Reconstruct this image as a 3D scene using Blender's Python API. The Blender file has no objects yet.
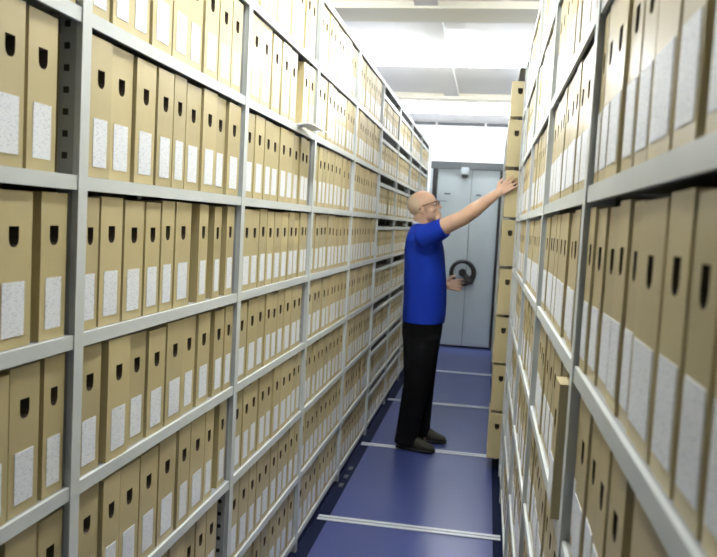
import bpy, bmesh, math, random
from mathutils import Vector, Matrix
random.seed(11)
S = bpy.context.scene
COL = S.collection
PI = math.pi
EYE = 1.56                       # camera height above the floor
# ------------------------------------------------------------------ camera, world, exposure
F_PX, YAW, PITCH, ROLL = 768.14, 0.1645, -0.0733, 0.0536
fwd = Vector((-math.sin(YAW)*math.cos(PITCH), math.cos(YAW)*math.cos(PITCH), math.sin(PITCH)))
r0 = Vector((math.cos(YAW), math.sin(YAW), 0)); u0 = r0.cross(fwd)
cr = math.cos(ROLL)*r0+math.sin(ROLL)*u0; cu = -math.sin(ROLL)*r0+math.cos(ROLL)*u0
cam_d = bpy.data.cameras.new('camera'); cam = bpy.data.objects.new('camera', cam_d); COL.objects.link(cam)
M = Matrix((cr, cu, -fwd)).transposed().to_4x4(); M.translation = Vector((0, 0, EYE)); cam.matrix_world = M
cam_d.sensor_width = 36; cam_d.lens = F_PX/717*36; cam_d.clip_start = .02
cam_d.dof.use_dof = True; cam_d.dof.focus_distance = 2.4; cam_d.dof.aperture_fstop = 6.5
S.camera = cam
S.view_settings.view_transform = 'Standard'; S.view_settings.look = 'None'
S.view_settings.gamma = 1; S.view_settings.use_curve_mapping = False
S.view_settings.exposure = .5
w = bpy.data.worlds.new('world'); S.world = w; w.use_nodes = True
w.node_tree.nodes['Background'].inputs[0].default_value = (.8, .9, 1, 1)
w.node_tree.nodes['Background'].inputs[1].default_value = .03
S.cycles.max_bounces = 10; S.cycles.diffuse_bounces = 6
S.cycles.use_denoising = True

def px(P):
    d = Vector(P)-Vector((0, 0, EYE)); z = d.dot(fwd)
    if z < .05: return None
    return (358.5+F_PX*d.dot(cr)/z, 278.5-F_PX*d.dot(cu)/z)

# ------------------------------------------------------------------ materials
def mat(name, col, rough=.6, metal=0, emit=None, es=0, spec=.5):
    m = bpy.data.materials.new(name); m.use_nodes = True
    b = m.node_tree.nodes['Principled BSDF']
    b.inputs['Base Color'].default_value = (*col, 1); b.inputs['Roughness'].default_value = rough
    b.inputs['Metallic'].default_value = metal; b.inputs['Specular IOR Level'].default_value = spec
    if emit: b.inputs['Emission Color'].default_value = (*emit, 1); b.inputs['Emission Strength'].default_value = es
    return m
def noisy(m, c1, c2, scale=8, stretch=(1, 1, 1), bump=0, rnd=0, detail=4):
    nt = m.node_tree; N = nt.nodes; L = nt.links; b = N['Principled BSDF']
    tc = N.new('ShaderNodeTexCoord'); mp = N.new('ShaderNodeMapping'); mp.inputs['Scale'].default_value = stretch
    no = N.new('ShaderNodeTexNoise'); no.inputs['Scale'].default_value = scale; no.inputs['Detail'].default_value = detail
    cr_ = N.new('ShaderNodeValToRGB'); cr_.color_ramp.elements[0].color = (*c1, 1); cr_.color_ramp.elements[1].color = (*c2, 1)
    cr_.color_ramp.elements[0].position = .3; cr_.color_ramp.elements[1].position = .7
    L.new(tc.outputs['Object'], mp.inputs[0]); L.new(mp.outputs[0], no.inputs['Vector']); L.new(no.outputs[0], cr_.inputs[0])
    out = cr_.outputs[0]
    if rnd:
        oi = N.new('ShaderNodeObjectInfo'); mr = N.new('ShaderNodeMapRange'); hs = N.new('ShaderNodeHueSaturation')
        mr.inputs['To Min'].default_value = 1-rnd; mr.inputs['To Max'].default_value = 1+rnd*.6
        L.new(oi.outputs['Random'], mr.inputs[0]); L.new(mr.outputs[0], hs.inputs['Value']); L.new(out, hs.inputs['Color']); out = hs.outputs[0]
    L.new(out, b.inputs['Base Color'])
    if bump:
        bp = N.new('ShaderNodeBump'); bp.inputs['Strength'].default_value = bump; bp.inputs['Distance'].default_value = .01
        L.new(no.outputs[0], bp.inputs['Height']); L.new(bp.outputs[0], b.inputs['Normal'])
    return m
M_card = noisy(mat('kraft_card', (.5, .4, .22), .38, spec=.6), (.445, .375, .190), (.545, .46, .245), 6, (1, 1, .35), rnd=.13)
M_cardg = noisy(mat('kraft_card_many', (.5, .4, .22), .55), (.38, .31, .155), (.56, .465, .25), 9, (1, 1, .05), detail=2)
M_hole = mat('hole_dark', (.07, .05, .03), .9)
M_metal = noisy(mat('grey_enamel', (.5, .53, .53), .4), (.56, .60, .585), (.63, .665, .65), 5)
M_deck = mat('shelf_deck', (.3, .31, .31), .5)
M_back = mat('light_stop_brown', (.22, .2, .16), .8)
M_white = mat('white_paint', (.90, .90, .89), .6)
M_cream = mat('cream_paint', (.82, .79, .66), .6)
M_black = mat('black_steel', (.012, .012, .014), .4)
M_dgrey = mat('dark_grey_steel', (.06, .07, .078), .45)
M_panel = noisy(mat('panel_grey', (.4, .46, .5), .38), (.36, .42, .455), (.41, .47, .5), 1.5)
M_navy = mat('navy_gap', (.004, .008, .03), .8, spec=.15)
M_rail = mat('steel_rail', (.62, .66, .7), .35, .1)
M_fill_tube = mat('fill_tube_light', (1, 1, 1), .5, emit=(.96, .98, 1), es=78)
M_tube_dim = mat('tube_light_dim', (1, 1, 1), .5, emit=(.96, .98, 1), es=31)

def dotted(name):                # perforated upright: a row of punched slots in the enamel
    m = mat(name, (.5, .53, .53), .4); nt = m.node_tree; N = nt.nodes; L = nt.links; b = N['Principled BSDF']
    tc = N.new('ShaderNodeTexCoord'); sp = N.new('ShaderNodeSeparateXYZ'); L.new(tc.outputs['Object'], sp.inputs[0])
    def mth(op, a, v=None):
        n = N.new('ShaderNodeMath'); n.operation = op
        L.new(a, n.inputs[0])
        if v is not None:
            if isinstance(v, (int, float)): n.inputs[1].default_value = v
            else: L.new(v, n.inputs[1])
        return n.outputs[0]
    fz = mth('ABSOLUTE', mth('SUBTRACT', mth('FRACT', mth('MULTIPLY', sp.outputs[2], 1/.042)), .5))
    fx = mth('ABSOLUTE', mth('ADD', sp.outputs[0], .034))
    a = mth('LESS_THAN', fz, .15); c = mth('LESS_THAN', fx, .006); a = mth('MULTIPLY', a, c)
    mx = N.new('ShaderNodeMix'); mx.data_type = 'RGBA'; mx.inputs[6].default_value = (.36, .38, .38, 1); mx.inputs[7].default_value = (.02, .02, .02, 1)
    L.new(a, mx.inputs[0]); L.new(mx.outputs[2], b.inputs['Base Color']); return m
M_perf = dotted('perforated_enamel')

def label_mat():
    m = mat('printed_label', (.8, .82, .84), .5); nt = m.node_tree; N = nt.nodes; L = nt.links; b = N['Principled BSDF']
    tc = N.new('ShaderNodeTexCoord'); mp = N.new('ShaderNodeMapping'); mp.inputs['Scale'].default_value = (1, 110, 330)
    no = N.new('ShaderNodeTexNoise'); no.inputs['Scale'].default_value = 1; no.inputs['Detail'].default_value = 1
    oi = N.new('ShaderNodeObjectInfo'); ad = N.new('ShaderNodeVectorMath'); ad.operation = 'ADD'
    L.new(tc.outputs['Object'], ad.inputs[0]); L.new(oi.outputs['Location'], ad.inputs[1])
    cr_ = N.new('ShaderNodeValToRGB'); cr_.color_ramp.elements[0].color = (.60, .64, .69, 1); cr_.color_ramp.elements[1].color = (.80, .83, .87, 1)
    cr_.color_ramp.elements[0].position = .30; cr_.color_ramp.elements[1].position = .48
    L.new(ad.outputs[0], mp.inputs[0]); L.new(mp.outputs[0], no.inputs['Vector']); L.new(no.outputs[0], cr_.inputs[0]); L.new(cr_.outputs[0], b.inputs['Base Color'])
    return m
M_label = label_mat()
M_labelg = mat('label_paper_many', (.72, .75, .78), .5)

def floor_mat():
    m = noisy(mat('blue_floor', (.04, .06, .25), .3), (.036, .052, .180), (.052, .072, .225), 2.2, (1, .6, 1))
    b = m.node_tree.nodes['Principled BSDF']; b.inputs['Specular IOR Level'].default_value = .55
    b.inputs['Roughness'].default_value = .3
    return m
M_floor = floor_mat()

# ------------------------------------------------------------------ helpers
def link(name, me, m, parent=None, loc=None):
    o = bpy.data.objects.new(name, me); COL.objects.link(o)
    if parent: o.parent = parent
    if loc: o.location = loc
    if m:
        for mm in (m if isinstance(m, (list, tuple)) else [m]): me.materials.append(mm)
    return o
def B(): return bmesh.new()
def box(bm, x0, x1, y0, y1, z0, z1, mi=0):
    v = [bm.verts.new(p) for p in ((x0,y0,z0),(x1,y0,z0),(x1,y1,z0),(x0,y1,z0),(x0,y0,z1),(x1,y0,z1),(x1,y1,z1),(x0,y1,z1))]
    for f in ((0,3,2,1),(4,5,6,7),(0,1,5,4),(1,2,6,5),(2,3,7,6),(3,0,4,7)):
        q = bm.faces.new([v[i] for i in f]); q.material_index = mi
def fin(name, bm, m, parent=None, loc=None, smooth=False, bevel=0):
    if bevel: bmesh.ops.bevel(bm, geom=bm.edges[:], offset=bevel, segments=2, affect='EDGES')
    bmesh.ops.recalc_face_normals(bm, faces=bm.faces[:])
    me = bpy.data.meshes.new(name); bm.to_mesh(me); bm.free()
    if smooth: me.polygons.foreach_set('use_smooth', [True]*len(me.polygons))
    return link(name, me, m, parent, loc)
def thing(name, label, cat, loc=(0,0,0), group=None):
    o = bpy.data.objects.new(name, None); COL.objects.link(o); o.location = loc; o.empty_display_size = .1
    o['label'] = label; o['category'] = cat
    if group: o['group'] = group
    return o
def tag(o, label, cat, group=None):
    o['label'] = label; o['category'] = cat
    if group: o['group'] = group
    return o
def struct(name, bm, m, **k):
    o = fin(name, bm, m, **k); o['kind'] = 'structure'; return o
def sbox(name, m, *b): bm = B(); box(bm, *b); return struct(name, bm, m)
def ring(bm, c, ax, ay, n=20):
    return [bm.verts.new(c+ax*math.cos(2*PI*i/n)+ay*math.sin(2*PI*i/n)) for i in range(n)]
def bridge(bm, a, b):
    n = len(a)
    for i in range(n): bm.faces.new((a[i], a[(i+1)%n], b[(i+1)%n], b[i]))
def cap(bm, p0, r0_, p1, r1_, n=18, ell=1.0):
    """tapered capsule from p0 to p1"""
    p0 = Vector(p0); p1 = Vector(p1); d = (p1-p0).normalized()
    a = d.orthogonal().normalized(); b = d.cross(a)
    rs = []
    for k in range(1, 6):
        t = PI/2*k/6; rs.append((p0-d*r0_*math.cos(t), r0_*math.sin(t)))
    rs.append((p0, r0_)); rs.append((p1, r1_))
    for k in range(5, 0, -1):
        t = PI/2*k/6; rs.append((p1+d*r1_*math.cos(t), r1_*math.sin(t)))
    R = [ring(bm, c, a*r, b*r*ell, n) for c, r in rs]
    for i in range(len(R)-1): bridge(bm, R[i], R[i+1])
    bm.faces.new(R[0]); bm.faces.new(R[-1])
def loft(bm, secs, n=28, yaw=0, ax=None):
    """closed stack of ellipses: (cx,cy,cz,rx,ry) horizontal, or along ax when given"""
    R = []
    ux, uy = Vector((math.cos(yaw), math.sin(yaw), 0)), Vector((-math.sin(yaw), math.cos(yaw), 0))
    if ax: ux, uy = ax
    for s in secs: R.append(ring(bm, Vector(s[:3]), ux*s[3], uy*s[4], n))
    for i in range(len(R)-1): bridge(bm, R[i], R[i+1])
    bm.faces.new(R[0]); bm.faces.new(R[-1])
def ell(bm, c, r, T=None, seg=24):
    g = bmesh.ops.create_uvsphere(bm, u_segments=seg, v_segments=seg//2, radius=1)
    m = Matrix.Diagonal((*r, 1)); m = Matrix.Translation(c) @ m
    if T: m = T @ m
    bmesh.ops.transform(bm, matrix=m, verts=g['verts'])
def remesh(name, bm, voxel, m, parent, base, it=6, fac=.5):
    bmesh.ops.recalc_face_normals(bm, faces=bm.faces[:])
    me = bpy.data.meshes.new(name+'_raw'); bm.to_mesh(me); bm.free()
    t = bpy.data.objects.new(name+'_raw', me); COL.objects.link(t)
    r = t.modifiers.new('r', 'REMESH'); r.mode = 'VOXEL'; r.voxel_size = voxel; r.use_smooth_shade = True
    s = t.modifiers.new('s', 'SMOOTH'); s.iterations = it; s.factor = fac
    dg = bpy.context.evaluated_depsgraph_get(); me2 = bpy.data.meshes.new_from_object(t.evaluated_get(dg))
    bpy.data.objects.remove(t); bpy.data.meshes.remove(me)
    me2.name = name; me2.transform(Matrix.Translation(-Vector(base))); me2.materials.clear()
    me2.polygons.foreach_set('use_smooth', [True]*len(me2.polygons))
    return link(name, me2, m, parent)

# ------------------------------------------------------------------ the room
CEIL = 3.09
sbox('floor', M_floor, -3.6, 3.2, -2.5, 11.5, -.06, 0)
sbox('ceiling', M_white, -3.6, 3.2, -2.5, 11.5, CEIL, CEIL+.1)
sbox('wall_back', M_white, -3.6, 3.2, 11.4, 11.5, 0, CEIL)
sbox('wall_front', M_white, -3.6, 3.2, -2.6, -2.5, 0, CEIL)
sbox('wall_left', M_white, -3.7, -3.6, -2.6, 11.5, 0, CEIL)
sbox('wall_right', M_white, 3.2, 3.3, -2.6, 11.5, 0, CEIL)
# dark strips on the floor along both racks: rack gap plus painted carriage shadow
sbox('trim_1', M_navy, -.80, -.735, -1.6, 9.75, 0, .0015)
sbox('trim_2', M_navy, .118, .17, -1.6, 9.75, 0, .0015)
# ceiling ribs and soffits across the room
sbox('trim_3', M_cream, -3.6, 3.2, 5.36, 5.72, CEIL-.05, CEIL)
sbox('trim_4', M_cream, -3.6, 3.2, 9.0, 9.25, CEIL-.06, CEIL)
sbox('trim_5', M_white, -3.6, 3.2, 2.1, 2.45, CEIL-.10, CEIL)
sbox('trim_6', M_white, -.60, -.44, -2.5, 5.36, CEIL-.035, CEIL)
sbox('trim_7', M_white, -.60, -.44, 5.72, 9.0, CEIL-.035, CEIL)
# cable ledge on the back wall
bm = B()
for a, b_ in ((-3.4, -1.55), (-1.52, -.87), (-.84, -.16), (-.13, .7), (.73, 3.0)): box(bm, a, b_, 11.35, 11.4, 3.035, 3.075)
tag(fin('cable_ledge', bm, M_dgrey), 'thin grey segmented cable ledge high on the white back wall', 'cable ledge')

# ------------------------------------------------------------------ ceiling lights
def batten(x, y, L_, wd, lab, tm):
    t = thing('ceiling_light', lab, 'light', (x, y, CEIL), 'fluorescent battens across the ceiling')
    bm = B(); box(bm, -L_/2, L_/2, -wd*.28, wd*.28, -.05, 0); fin('housing', bm, M_white, t)
    bm = B(); loft(bm, [(-L_/2, 0, -.085, wd*.5, .035), (L_/2, 0, -.085, wd*.5, .035)], ax=(Vector((0,1,0)), Vector((0,0,1))), n=12)
    fin('tube', bm, tm, t)
places = {4.0: 'above the middle of the aisle', 6.93: 'lit, before the far ceiling rib', 9.75: 'nearest the back wall'}
for y, wds in places.items():
    for x, side in ((-2.05, 'left end'), (-.25, 'middle'), (1.55, 'right end')):
        if side == 'middle' and y < 5: continue          # near the camera the tubes hang over the racks only
        batten(x, y, 1.79, .09, f'white fluorescent ceiling tube, {side} of the row {wds}', M_tube_dim)
for i, y in enumerate((1.95, 3.45)):      # added fill tubes, out of view over the aisle, lighting the near bays
    L_ = 1.3
    t = thing('fill_tube', f'added white fill tube out of view over the aisle, {("nearer the camera", "farther along")[i]}', 'light', (-.32, y, 2.98), 'added fill tubes over the aisle')
    bm = B(); box(bm, -.03, .03, -L_/2, L_/2, .02, .05)
    for q in (-.4, .4): box(bm, -.004, .004, q*L_-.004, q*L_+.004, .05, CEIL-2.98)
    fin('housing', bm, M_white, t)
    bm = B(); loft(bm, [(0, -L_/2, -.01, .03, .03), (0, L_/2, -.01, .03, .03)], ax=(Vector((1,0,0)), Vector((0,0,1))), n=12); fin('tube', bm, M_fill_tube, t)
bm = B(); box(bm, -.075, .075, -.07, .07, -.06, 0)
em = fin('emergency_lamp', bm, mat('lamp_opal', (.9,.9,.9), .4, emit=(1,1,1), es=1.2), loc=(-.35, 6.2, CEIL))
tag(em, 'small square white emergency lamp on the ceiling above the aisle', 'lamp')

# ------------------------------------------------------------------ racks
LIP = .028
H_L = [EYE+h for h in (-1.5025,-1.2109,-.9037,-.5873,-.2805,.0331,.3525,.6668,.9775)]
H_R = [EYE+h for h in (-1.495,-1.185,-.875,-.565,-.2548,.0532,.3675,.680,.990)]
POST_L = [-.65, .38, 1.405, 2.405, 3.40, 4.42, 5.465, 6.48, 7.53, 8.6, 9.62]
POST_R = [-.66, .34, 1.372, 2.42, 3.39, 4.36, 4.84]
POST_F = [4.96, 5.95, 7.0, 8.05, 9.1, 9.62]
def rack(name, label, posts, levels, face, s, depth=.40, first_post=True, drop=0):
    """s=+1: opens towards +X (left rack); s=-1: opens towards -X"""
    t = thing(name, label, 'shelving rack', (face, posts[0], 0)); y_ = posts[0]
    top = levels[8]+LIP+.004
    for p in posts:
        bm = B()
        # front flange, perforated web and return flange
        a = [(-.003, 0, -.017, .017), (-.05, -.003, -.012, .012)]
        for x0, x1, y0, y1 in a:
            X0, X1 = sorted((s*x0, s*x1)); box(bm, X0, X1, y0, y1, .012, top)
        X0, X1 = sorted((-s*depth, -s*(depth-.04))); box(bm, X0, X1, -.014, .014, .012, top)
        o = fin('upright', bm, M_metal, t, (-s*.15 if (p == posts[0] and not first_post) else 0, p-y_, 0))
        if s > 0:
            bm = B(); box(bm, -.048, -.016, -.0135, -.012, .03, top-.01); fin('slot_strip', bm, M_perf, o)
    for b in range(len(posts)-1):
        for h in levels:
            bm = B(); y0, y1 = posts[b]+.016-y_, posts[b+1]-.016-y_
            X0, X1 = sorted((-s*.003, -s*.010)); box(bm, X0, X1, y0, y1, h+drop, h+LIP)
            X0, X1 = sorted((-s*.010, -s*depth)); box(bm, X0, X1, y0, y1, h+LIP-.006, h+LIP, 1)
            fin('shelf', bm, [M_metal, M_deck], t)
    if s > 0:
        for b in range(len(posts)-1):
            if posts[b] < 5.2: continue
            for k in range(8):  # second shelf just below each level of the far bays
                z = levels[k+1]-.083; bm = B(); box(bm, -.016, -.004, posts[b]+.016-y_, posts[b+1]-.016-y_, z, z+.026)
                box(bm, -depth, -.016, posts[b]+.016-y_, posts[b+1]-.016-y_, z+.018, z+.023, 1); fin('upper_shelf', bm, [M_metal, M_deck], t)
    bm = B(); X0, X1 = sorted((-s*.05, -s*(depth-.04))); box(bm, X0, X1, posts[-1]-y_+.013, posts[-1]-y_+.019, .02, top); fin('light_stop_end', bm, M_metal, t)  # added sheet, stops light leaking through the open rack end
    bm = B(); X0, X1 = sorted((-s*depth, -s*(depth+.006))); box(bm, X0, X1, 0, posts[-1]-y_, .02, top); fin('light_stop_back', bm, M_back, t)  # added back sheet, keeps light from leaking between the boxes
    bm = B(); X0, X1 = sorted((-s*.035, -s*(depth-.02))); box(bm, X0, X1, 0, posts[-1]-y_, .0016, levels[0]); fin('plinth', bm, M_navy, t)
    return t
rack('shelving_rack', 'long grey steel shelving rack of archive boxes left of the aisle', POST_L, H_L, -.79, 1)
rack('shelving_rack', 'grey steel shelving rack of archive boxes close on the right of the aisle', POST_R, H_R, .157, -1)
rack('shelving_rack', 'deeper grey rack at the right aisle end, past the reaching hand', POST_F, H_R, .122, -1, first_post=False, drop=.014)

# ------------------------------------------------------------------ archive boxes
DEP = .33
HOLE = [(-.0145, .021), (.0145, .021), (.0145, -.002), (.012, -.010), (.006, -.015), (-.006, -.015), (-.012, -.010), (-.0145, -.002)]
cache = {}
def box_meshes(wd, ht, lw, lz0, lz1):
    k = (round(wd, 3), round(ht, 3), round(lw, 3), lz0, lz1)
    if k in cache: return cache[k]
    h = wd/2; sc = min(1, wd/.085)
    hz = ht*.70
    bm = B()
    o = [bm.verts.new((0, y, z)) for y, z in ((-h, 0), (h, 0), (h, ht), (-h, ht))]
    e = [bm.edges.new((o[i], o[(i+1)%4])) for i in range(4)]
    q = [bm.verts.new((0, y*sc, hz+z)) for y, z in HOLE]
    e += [bm.edges.new((q[i], q[(i+1)%8])) for i in range(8)]
    bmesh.ops.triangle_fill(bm, use_beauty=True, edges=e)
    bk = [bm.verts.new((-DEP, y, z)) for y, z in ((-h, 0), (h, 0), (h, ht), (-h, ht))]
    for i in range(4): bm.faces.new((o[i], o[(i+1)%4], bk[(i+1)%4], bk[i]))
    bm.faces.new(bk)
    bmesh.ops.recalc_face_normals(bm, faces=bm.faces[:])
    body = bpy.data.meshes.new('box_body'); bm.to_mesh(body); bm.free(); body.materials.append(M_card)
    bm = B()
    a = [bm.verts.new((-.0005, y*sc, hz+z)) for y, z in HOLE]; c = [bm.verts.new((-.03, y*sc, hz+z)) for y, z in HOLE]
    bridge(bm, a, c); bm.faces.new(c)
    hole = bpy.data.meshes.new('finger_hole'); bm.to_mesh(hole); bm.free(); hole.materials.append(M_hole)
    bm = B(); box(bm, .0002, .0012, -lw/2, lw/2, lz0*ht, lz1*ht)
    lab = bpy.data.meshes.new('paper_label'); bm.to_mesh(lab); bm.free(); lab.materials.append(M_label)
    cache[k] = (body, hole, lab); return cache[k]

specs = []      # (size on screen, spec)
ORD = ['nearest', 'second', 'third', 'fourth', 'fifth', 'sixth', 'seventh', 'eighth', 'ninth', 'tenth', 'eleventh', 'twelfth', 'thirteenth', 'fourteenth']
LEV = ['lowest shelf', 'second shelf up', 'third shelf up', 'fourth shelf up', 'fifth shelf up', 'sixth shelf up', 'seventh shelf up', 'eighth shelf up']
FB = {1: 'first full bay', 2: 'second full bay', 3: 'third full bay', 4: 'fourth full bay', 5: 'fifth full bay'}
# spans of the boxes that can be told apart in the photograph (start and end along the aisle)
KNOWN = {
 ('L',1,6): [(1.43,1.515),(1.52,1.604),(1.609,1.704),(1.709,1.82),(1.826,1.927),(1.932,2.03),(2.036,2.143),(2.15,2.254),(2.26,2.35)],
 ('L',1,5): [(1.435,1.526),(1.532,1.635),(1.643,1.745),(1.753,1.845),(1.852,1.931),(1.938,2.04),(2.048,2.155),(2.165,2.25),(2.258,2.37)],
 ('L',1,4): [(1.428,1.495),(1.503,1.60),(1.61,1.708),(1.717,1.80),(1.808,1.886),(1.895,2.00),(2.059,2.13),(2.18,2.242),(2.29,2.36)],
 ('L',1,3): [(1.43,1.522),(1.542,1.646),(1.655,1.748),(1.752,1.853),(1.862,1.972),(1.982,2.07),(2.083,2.18),(2.216,2.30),(2.305,2.38)],
 ('L',1,2): [(1.432,1.528),(1.537,1.617),(1.624,1.724),(1.733,1.835),(1.843,1.952),(1.96,2.045),(2.052,2.165),(2.172,2.245),(2.30,2.37)],
 ('L',0,5): [(.97,1.04),(1.05,1.13),(1.138,1.222),(1.238,1.33)], ('L',0,4): [(.92,1.01),(1.02,1.14),(1.15,1.258),(1.284,1.372)],
 ('L',0,3): [(.88,.98),(.99,1.09),(1.10,1.194),(1.20,1.293),(1.305,1.378)], ('L',0,2): [(.87,.98),(.99,1.08),(1.09,1.182),(1.19,1.288),(1.299,1.383)],
 ('L',2,6): [(2.45,2.565),(2.572,2.69),(2.71,2.82),(2.835,2.95),(2.965,3.06),(3.165,3.26),(3.27,3.375)],
 ('R',0,4): [(.42,.505),(.515,.592),(.602,.68),(.692,.78),(.79,.912),(.922,.985),(.994,1.07),(1.08,1.172),(1.18,1.27),(1.275,1.345)],
 ('R',0,5): [(.40,.48),(.49,.585),(.592,.678),(.70,.785),(.797,.905),(.917,.998),(1.008,1.092),(1.102,1.205),(1.215,1.30),(1.305,1.35)],
 ('R',1,4): [(1.50,1.60),(1.605,1.70),(1.71,1.81),(1.82,1.92),(1.93,2.02),(2.03,2.13),(2.14,2.24),(2.25,2.38)],
 ('R',1,3): [(1.45,1.535),(1.545,1.64),(1.65,1.73),(1.74,1.83),(1.84,1.95),(1.96,2.05),(2.06,2.15),(2.16,2.26),(2.27,2.38)],
}
JUT = {('R',1,3,0): .022, ('L',1,3,1): .006, ('L',1,2,1): .006}
def row(side, b, k, y0, y1, face, h, short):
    key = (side, b, k); out = KNOWN.get(key)
    if not out:
        out = []; y = y0+.022+random.random()*.008
        while y < y1-.07:
            wd = random.choice((.082, .088, .094, .10, .106)); e = y+wd
            if e > y1-.02: wd = y1-.022-y; e = y+wd
            if wd < .055: break
            out.append((y, e)); y = e+random.choice((.002, .003, .004, .007, .012))
            if random.random() < .02: y += .04
    for i, (a, e) in enumerate(out):
        lv = H_L if side == 'L' else H_R; ht = (lv[k+1]-lv[k]-LIP-.083-.006 if short else .262 if (side, b, k, i) == ('R', 1, 3, 0) else lv[k+1]-lv[k]-LIP-.009)+random.choice((-.005, -.002, 0, .002))
        jut = JUT.get((side, b, k, i), random.choice((0, 0, 0, .002, .004, -.003)))
        s = 1 if side == 'L' else -1
        x = face-s*.013+s*jut; z = h+LIP+.001
        n_end = len(out)-1-i
        if side == 'L': where = (f'{ORD[n_end]} left of the near post' if b == 0 else f'{ORD[i] if i else "first"} from left') + f', {LEV[k]}' + ('' if b == 0 else f', {FB.get(b, "far bay")}') + ', left rack'
        else: where = (f'{ORD[n_end]} right of the near post' if b == 0 else f'{ORD[i] if i else "first"} past post {("one","two","three","four")[min(b,4)-1]}') + f', {LEV[k]}, right rack'
        look = 'slim' if e-a < .075 else 'broad' if e-a > .112 else 'kraft'
        P4 = [px((x, yy, zz)) for yy in (a, e) for zz in (z, z+ht)]
        area = 0
        if all(P4):
            X = [min(717, max(0, p[0])) for p in P4]; Y = [min(557, max(0, p[1])) for p in P4]
            W = max(p[0] for p in P4)-min(p[0] for p in P4); Wc = max(X)-min(X)
            area = Wc*(max(Y)-min(Y)) if side == 'L' else Wc*(max(Y)-min(Y))*.8
            if Wc <= .5: area = 0
        specs.append([area, side, b, k, x, (a+e)/2, z, e-a-.002, ht, f'{look} archive box, {where}'])
for b in range(len(POST_L)-1):
    if b == 0: continue
    for k in range(8): row('L', b-1, k, POST_L[b], POST_L[b+1], -.79, H_L[k], POST_L[b] > 5.2)
for b in range(len(POST_R)-1):
    if b == 0: continue
    for k in range(8): row('R', b-1, k, POST_R[b], POST_R[b+1], .157, H_R[k], False)

specs.sort(key=lambda q: -q[0])
TURNED = 8
first = {}
indiv = specs[:300-TURNED]; rest = specs[300-TURNED:]
def make_box(x, y, z, wd, ht, rz, label, group, right=False, lean=0, lab=True):
    lw = wd*(.84 if right else .62)
    body, hole, lb = box_meshes(round(wd*500)/500, round(ht*500)/500, round(lw*250)/250, .075, .425)
    t = thing('archive_box', label, 'archive box', (x, y, z), group); t.rotation_euler = (0, 0, rz)
    for nm, me in (('box_body', body), ('finger_hole', hole), ('paper_label', lb)):
        if nm == 'paper_label' and not lab: continue
        o = bpy.data.objects.new(nm, me); COL.objects.link(o); o.parent = t
    return t
for q in indiv:
    _, side, b, k, x, y, z, wd, ht, lab = q
    make_box(x, y, z, wd, ht, 0 if side == 'L' else PI, lab,
             'archive boxes on the left rack' if side == 'L' else 'archive boxes on the near right rack', side == 'R')
# boxes turned with the spine to the camera, jutting into the aisle where the man reaches
TL = ['at his shin height', 'at his knee height', 'at his thigh height', 'at his hip height', 'at his waist height', 'under his reaching hand', 'just above his reaching hand', 'on the top shelf']
for k in range(8):
    make_box(.133+(.003 if k % 2 else -.002), 4.935+.003*(k % 3), H_R[k]+LIP+.001, .106, .290 if k < 7 else .215, -PI/2, f'archive box turned spine outwards at the right rack end, {TL[k]}', 'turned boxes at the right rack end', lab=False)
# everything smaller than those: one mass
bm = B()
for q in rest:
    _, side, b, k, x, y, z, wd, ht, lab = q
    s = 1 if side == 'L' else -1
    h = wd/2; X0, X1 = sorted((x, x-s*DEP)); box(bm, X0, X1, y-h, y+h, z, z+ht, 0)
    lw = wd*(.36 if side == 'R' else .31)
    X0, X1 = sorted((x+s*.0002, x+s*.0014)); box(bm, X0, X1, y-lw, y+lw, z+ht*.075, z+ht*.425, 1)
    X0, X1 = sorted((x-s*.001, x+s*.0006)); box(bm, X0, X1, y-.011, y+.011, z+ht*.63, z+ht*.76, 2)
for i in range(1, len(POST_F)-1):     # boxes farther along the deeper right rack
    for k in range(8):
        y = POST_F[i]+.03
        while y < POST_F[i+1]-.1:
            box(bm, .135, .46, y, y+.092, H_R[k]+LIP+.001, H_R[k]+LIP+.255, 0); y += .098
o = fin('archive_boxes', bm, [M_cardg, M_labelg, M_hole]); o['kind'] = 'stuff'
tag(o, 'kraft archive boxes filling the far bays of both racks', 'archive boxes')

# loose sheets lying over a shelf edge
bm = B()
for x0, x1, y0, y1, z0, z1 in ((-.26, .004, -.045, .04, 0, 0), (.004, .045, -.06, .17, 0, .004), (.045, .075, -.055, .165, .004, -.006)):
    v = [bm.verts.new(p) for p in ((x0,y0,z0),(x1,y0,z1),(x1,y1,z1),(x0,y1,z0),(x0,y0,z0+.005),(x1,y0,z1+.005),(x1,y1,z1+.005),(x0,y1,z0+.005))]
    for f in ((0,3,2,1),(4,5,6,7),(0,1,5,4),(1,2,6,5),(2,3,7,6),(3,0,4,7)): bm.faces.new([v[q] for q in f])
tag(fin('paper_folder', bm, M_white, loc=(-.79, 3.1125, H_L[6]+LIP+.001)), 'white paper folder jutting over the shelf edge below a box gap', 'folder')

# ------------------------------------------------------------------ floor rails
for i, (y, lab) in enumerate(((2.4, 'closest, below the picture edge'), (3.865, 'nearest the camera in view'), (5.27, 'under the man\'s shoes'), (6.71, 'just behind the man'), (8.26, 'nearest the grey panel'))):
    bm = B()
    box(bm, -.79, .157, -.032, -.006, .0016, .005); box(bm, -.79, .157, .006, .032, .0016, .005); box(bm, -.79, .157, -.006, .006, .0016, .003, 1)
    tag(fin('floor_rail', bm, [M_rail, M_dgrey], loc=(0, y, 0)), f'pale double steel rail across the blue floor, {lab}', 'rail', 'rails across the aisle floor')
for i in range(3):
    bm = B(); box(bm, -.012, .012, -.03, .03, .0016, .006)
    tag(fin('floor_clip', bm, M_dgrey, loc=(-.765, 4.38+.16*i, 0)), f'tiny grey clip on the dark floor strip, {("nearest","middle","farthest")[i]} of three', 'clip', 'clips beside the left rack')

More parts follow.
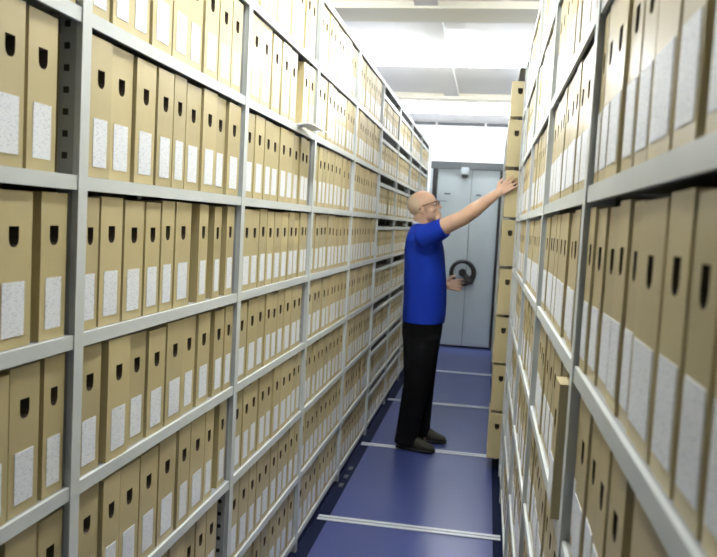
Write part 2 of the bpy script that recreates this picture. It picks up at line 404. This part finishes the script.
# ------------------------------------------------------------------ mobile shelving unit at the aisle end
YP = 10.0
u = thing('mobile_shelving_unit', 'tall grey steel end panel with black handwheel closing the aisle', 'mobile shelving', (-.3, YP, 0))
def up(name, m, x0, x1, y0, y1, z0, z1, parent=u, bevel=0):
    bm = B(); box(bm, x0+.3, x1+.3, y0-YP, y1-YP, z0, z1); return fin(name, bm, m, parent, bevel=bevel)
up('carcass', M_dgrey, -.78, .16, YP+.06, YP+.9, .0, 2.38)
up('door_panel', M_panel, -.695, -.262, YP, YP+.03, .03, 2.30, bevel=.003)
up('door_panel', M_panel, -.256, .092, YP, YP+.03, .03, 2.30, bevel=.003)
up('top_rail', M_dgrey, -.79, .19, YP-.03, YP+.05, 2.30, 2.395)
up('side_post', M_black, -.757, -.70, YP-.02, YP+.05, 0, 2.30)
up('side_post', M_panel, -.79, -.759, YP-.02, YP+.05, 0, 2.38)
up('side_post', M_black, .095, .19, YP-.02, YP+.05, 0, 2.30)
up('sensor_box', M_panel, -.40, -.30, YP-.09, YP-.032, 2.235, 2.325, bevel=.008)
up('sensor_foot', M_black, -.39, -.31, YP-.08, YP-.002, 2.20, 2.234)
up('name_strip', M_dgrey, -.60, -.52, YP-.004, YP, 1.975, 1.993); up('name_strip', M_dgrey, -.19, -.13, YP-.004, YP, 1.975, 1.993)
up('label_holder', M_dgrey, -.66, -.56, YP-.004, YP, 1.885, 1.892)
# handwheel: rim, hub, crank arm
wc = Vector((0, -.09, .985))
bm = B(); R1, R2 = .155, .030
rs = []
for i in range(40):
    a = 2*PI*i/40; d = Vector((math.cos(a), 0, math.sin(a)))
    thick = .024+.012*(math.cos(a+PI/3.2)+1)*.5
    rs.append([bm.verts.new(wc+d*(R1-thick*.4)+d*thick*math.cos(t*PI/5)+Vector((0, 1, 0))*.018*math.sin(t*PI/5)) for t in range(10)])
for i in range(40): bridge(bm, rs[i], rs[(i+1) % 40])
hw = fin('handwheel', bm, M_black, u, smooth=True)
bm = B(); loft(bm, [(wc.x, wc.y-.03, wc.z, .05, .05), (wc.x, .0, wc.z, .045, .045)], ax=(Vector((1,0,0)), Vector((0,0,1)))); fin('hub', bm, M_black, hw)
bm = B(); cap(bm, wc, .035, wc+Vector((.10, 0, -.10)), .05, ell=.5); fin('crank_arm', bm, M_black, hw, smooth=True)

# ------------------------------------------------------------------ the man
BASE = (-.42, 5.3, 0)
M_skin = noisy(mat('skin', (.62, .38, .27), .5), (.56, .36, .245), (.66, .44, .31), 14)
b_ = M_skin.node_tree.nodes['Principled BSDF']; b_.inputs['Subsurface Weight'].default_value = .08; b_.inputs['Subsurface Radius'].default_value = (.02, .008, .004)
M_shirt = noisy(mat('blue_cotton', (.01, .045, .45), .8, spec=.2), (.004, .026, .30), (.007, .036, .38), 5, (1, 1, .8), bump=1, detail=1.5)
M_shirt.node_tree.nodes['Bump'].inputs['Distance'].default_value = .035
M_jeans = noisy(mat('black_denim', (.006, .006, .008), .9, spec=.1), (.0025, .0025, .003), (.007, .007, .008), 6, (1, 1, .5), bump=.5)
M_shoe = noisy(mat('olive_suede', (.03, .027, .015), .7), (.012, .011, .007), (.032, .03, .017), 20)
M_sole = mat('rubber_sole', (.008, .008, .008), .8)
M_hair = mat('cropped_hair', (.55, .42, .29), .9)
M_eyew = mat('eye_white', (.8, .78, .75), .3); M_iris = mat('iris', (.05, .08, .1), .3)
M_frame = mat('glasses_frame', (.10, .035, .02), .35)
man = thing('person', 'man in blue short-sleeved shirt and black jeans reaching up to the right', 'person', BASE)

HP = Matrix.Translation((-.446, 5.285, 1.688)) @ Matrix.Rotation(math.radians(-3), 4, 'Z') @ Matrix.Rotation(math.radians(-20), 4, 'Y') @ Matrix.Diagonal((1.0, 1, 1.13, 1))
hp = lambda *p: HP @ Vector(p)
bm = B()
# head, in its own frame: +x is where the face looks
ell(bm, (-.012, 0, .022), (.098, .075, .078), HP)
ell(bm, (.022, 0, .010), (.068, .064, .080), HP)
ell(bm, (.026, 0, -.045), (.060, .056, .055), HP)
ell(bm, (.062, 0, -.088), (.030, .032, .022), HP)
ell(bm, (.010, 0, -.062), (.06, .052, .032), HP)
for s in (-1, 1):
    ell(bm, (.052, .036*s, -.030), (.030, .024, .024), HP)          # cheek
    ell(bm, (.074, .030*s, .012), (.018, .026, .010), HP)           # brow
    e = HP @ Matrix.Translation((-.014, .076*s, -.020)) @ Matrix.Rotation(s*.45, 4, 'Z')
    ell(bm, (0, 0, 0), (.020, .009, .033), e); ell(bm, (.0, .004*s, .016), (.017, .006, .014), e)
cap(bm, hp(.086, 0, .008), .008, hp(.101, 0, -.030), .012)          # nose
for s in (-1, 1): ell(bm, (.092, .010*s, -.034), (.012, .009, .008), HP)
ell(bm, (.084, 0, -.058), (.013, .026, .008), HP); ell(bm, (.081, 0, -.071), (.013, .023, .008), HP)
# neck and torso
cap(bm, hp(-.022, 0, -.03), .058, (-.455, 5.30, 1.53), .062)
loft(bm, [(-.41,5.3,.86,.10,.14),(-.41,5.3,1.0,.11,.155),(-.41,5.3,1.2,.11,.155),(-.42,5.3,1.38,.11,.165),(-.43,5.3,1.48,.10,.165),(-.44,5.3,1.53,.06,.08)], yaw=-.1)
# right arm
SR, ER, WR = Vector((-.42, 5.12, 1.495)), Vector((-.165, 5.005, 1.625)), Vector((.035, 4.925, 1.785))
cap(bm, SR, .062, ER, .050); cap(bm, ER, .050, ER.lerp(WR, .35), .049); cap(bm, ER.lerp(WR, .35), .049, WR, .031, ell=.88)
def hand(bm, W, d, n, side, curl, sz=1.0, thumb=1):
    """W wrist, d finger direction, n palm normal, side = direction of the index finger side"""
    d = d.normalized(); n = n.normalized(); side = side.normalized()
    pc = W+d*.045*sz
    cap(bm, W-d*.01, .026*sz, W+d*.02*sz, .028*sz, ell=.8)
    for j in range(4):
        o = side*(.030-.020*j)*sz
        cap(bm, W+d*.012*sz+o*.55, .015*sz, W+d*.088*sz+o*1.05, .0125*sz, n=12)
    ln = (.072, .080, .074, .058)
    for j in range(4):
        o = side*(.031-.021*j)*sz
        dd = (d+side*(.10-.07*j)).normalized(); p = W+d*.086*sz+o*1.05; L_ = ln[j]*sz; a = 0
        for q, f in enumerate((.45, .32, .26)):
            a += curl*(.7+.25*j*.3)*(.6 if q == 0 else 1)
            v = (dd*math.cos(a)+n*math.sin(a)).normalized(); e = p+v*L_*f
            cap(bm, p, (.0098-.0012*q)*sz, e, (.0090-.0012*q)*sz, n=12); p = e
    p = W+d*.022*sz+side*.022*sz+n*.006; e = p+(d*.7+side*.75+n*.25).normalized()*.046*sz
    cap(bm, p, .015*sz, e, .0115*sz, n=12); f = e+(d*.95+side*.25+n*.3*thumb).normalized()*.034*sz
    cap(bm, e, .0112*sz, f, .009*sz, n=12)
dr = (WR-ER).normalized()*.45+Vector((.75, .0, .62)); 
hand(bm, WR, dr, Vector((.18, 1, -.05)), Vector((-.62, .02, .75)), .22, .90)
# left arm
SL, EL, WL = Vector((-.44, 5.49, 1.47)), Vector((-.475, 5.555, 1.17)), Vector((-.285, 5.44, 1.150))
cap(bm, SL, .056, EL, .042); cap(bm, EL, .043, EL.lerp(WL, .4), .041); cap(bm, EL.lerp(WL, .4), .041, WL, .027, ell=.85)
hand(bm, WL, Vector((.9, -.25, .05)), Vector((-.1, -1, .2)), Vector((-.1, .15, 1)), .55, 1.0)
# hips and legs below the trousers
for ya, yb, yc, xa in ((5.22, 5.21, 5.245, -.47), (5.38, 5.42, 5.475, -.405)):
    cap(bm, (-.41, ya, .86), .08, (-.405, yb, .50), .058); cap(bm, (-.405, yb, .50), .055, (xa, yc, .10), .04)
    cap(bm, (xa, yc, .085), .030, (xa+.05, yc-.01, .045), .025)
body = remesh('body', bm, .0045, M_skin, man, BASE, it=3)

# shirt
bm = B()
loft(bm, [(-.408,5.3,.895,.145,.185),(-.406,5.3,.96,.148,.186),(-.405,5.3,1.04,.148,.185),(-.41,5.3,1.16,.146,.185),(-.42,5.3,1.28,.140,.19),(-.43,5.3,1.38,.136,.198),
          (-.436,5.3,1.46,.122,.200),(-.438,5.3,1.51,.108,.175),(-.443,5.3,1.545,.088,.120),(-.447,5.3,1.572,.068,.078)], yaw=-.1, n=40)
def sleeve(bm, a, b, r0_, r1_, up_):
    d = (b-a).normalized(); x = up_.cross(d).normalized(); y = d.cross(x)
    loft(bm, [(*(a-d*.03), r0_*.8, r0_*.8), (*a, r0_, r0_), (*(a.lerp(b, .6)), (r0_+r1_)/2, (r0_+r1_)/2), (*b, r1_, r1_)], ax=(x, y))
sleeve(bm, SR+Vector((-.01, .0, -.02)), SR.lerp(ER, .52)+Vector((0, 0, -.006)), .083, .066, Vector((0, 1, 0)))
cap(bm, (-.42, 5.16, 1.43), .085, SR.lerp(ER, .2)+Vector((0,.01,-.02)), .072)
sleeve(bm, SL, SL.lerp(EL, .68), .078, .068, Vector((1, 0, 0)))
shirt = remesh('shirt', bm, .006, M_shirt, man, BASE, it=4)
bm = B()
R = [[bm.verts.new(hp(-.022,0,-.03).lerp(Vector((-.455,5.30,1.53)), .80)+Vector((math.cos(a)*rr, math.sin(a)*rr, -.10*math.cos(a)*rr*3+dz))) for a in [2*PI*i/32 for i in range(32)]] for rr, dz in ((.073,-.012),(.068,.018),(.064,.018),(.066,-.012))]
for i in range(3): bridge(bm, R[i], R[i+1])
bridge(bm, R[3], R[0])
fin('collar', bm, mat('pale_collar', (.5, .5, .62), .8), man, smooth=True).data.transform(Matrix.Translation(-Vector(BASE)))

# trousers
bm = B()
loft(bm, [(-.412,5.3,.66,.085,.13),(-.413,5.3,.72,.115,.155),(-.414,5.3,.79,.134,.170),(-.414,5.3,.86,.139,.174),(-.41,5.3,.93,.136,.174)], yaw=-.1, n=36)
loft(bm, [(-.472,5.245,.045,.086,.074),(-.468,5.24,.12,.080,.074),(-.45,5.225,.28,.082,.078),(-.42,5.21,.48,.092,.086),(-.414,5.215,.66,.112,.096),(-.41,5.225,.80,.128,.097),(-.41,5.25,.86,.10,.08)])
loft(bm, [(-.405,5.478,.045,.084,.072),(-.405,5.475,.12,.078,.072),(-.40,5.45,.28,.080,.076),(-.40,5.42,.48,.09,.084),(-.405,5.395,.66,.108,.095),(-.41,5.38,.80,.128,.097),(-.41,5.36,.86,.10,.08)])
trs = remesh('trousers', bm, .006, M_jeans, man, BASE, it=12)
bm = B(); loft(bm, [(-.41,5.3,.905,.141,.180),(-.41,5.3,.925,.141,.180)], yaw=-.1, n=36)
fin('belt', bm, M_sole, man).data.transform(Matrix.Translation(-Vector(BASE)))
# shoes
def shoe(hx, hy, ang, L_=.265):
    T = Matrix.Translation((hx, hy, 0)) @ Matrix.Rotation(ang, 4, 'Z')
    ax = (Vector((0,1,0)), Vector((0,0,1)))
    bm = B(); loft(bm, [(0,0,.055,.028,.035),(.02,0,.060,.036,.045),(.07,0,.065,.038,.052),(.11,0,.066,.040,.055),(.155,0,.056,.045,.046),(.20,0,.044,.048,.032),(.24,0,.038,.040,.024),(L_,0,.034,.020,.014)], ax=ax, n=20)
    bmesh.ops.transform(bm, matrix=T, verts=bm.verts[:])
    o = remesh('shoe', bm, .005, M_shoe, man, BASE, it=4)
    bm = B(); loft(bm, [(-.004,0,.017,.026,.014),(.03,0,.017,.038,.014),(.10,0,.017,.036,.014),(.19,0,.017,.050,.014),(.24,0,.018,.044,.014),(L_+.006,0,.020,.020,.012)], ax=ax, n=20)
    bmesh.ops.transform(bm, matrix=T, verts=bm.verts[:]); s_ = fin('sole', bm, M_sole, o, smooth=True); s_.data.transform(Matrix.Translation(-Vector(BASE)))
shoe(-.535, 5.26, -.22); shoe(-.475, 5.485, -.05)
# hair: cropped, on the back and sides only
bm = B(); ell(bm, (-.012, 0, .022), (.1005, .0775, .080), HP, seg=48)
inv = HP.inverted()
def bald(v):
    p = inv @ v.co; return p.x > -.005-.4*(p.z-.03) or p.z < -.05
bmesh.ops.delete(bm, geom=[v for v in bm.verts if bald(v) or (inv @ v.co).z > .092], context='VERTS')
ho = fin('hair', bm, M_hair, man, smooth=True); ho.data.transform(Matrix.Translation(-Vector(BASE)))
# eyes and glasses
def tube(bm, pts, r, n=8):
    for i in range(len(pts)-1): cap(bm, pts[i], r, pts[i+1], r, n=n)
for s in (-1, 1):
    bm = B(); ell(bm, (.074, .030*s, -.003), (.012, .0125, .010), HP); o = fin('eye', bm, M_eyew, man, smooth=True); o.data.transform(Matrix.Translation(-Vector(BASE)))
    bm = B(); ell(bm, (.0835, .030*s, -.002), (.004, .0055, .0055), HP); q = fin('iris', bm, M_iris, o, smooth=True); q.data.transform(Matrix.Translation(-Vector(BASE)))
bm = B()
for s in (-1, 1):
    tube(bm, [hp(.100, (.032+.025*math.cos(a))*s, -.004+.017*math.sin(a)) for a in [2*PI*i/16 for i in range(17)]], .0018, 6)
    tube(bm, [hp(.100, .057*s, .006), hp(.088, .074*s, .006), hp(-.005, .083*s, .003), hp(-.028, .080*s, -.012)], .0042, 8)
tube(bm, [hp(.101, -.007, .0), hp(.105, 0, .003), hp(.101, .007, .0)], .002)
fin('glasses_frame', bm, M_frame, man, smooth=True).data.transform(Matrix.Translation(-Vector(BASE)))
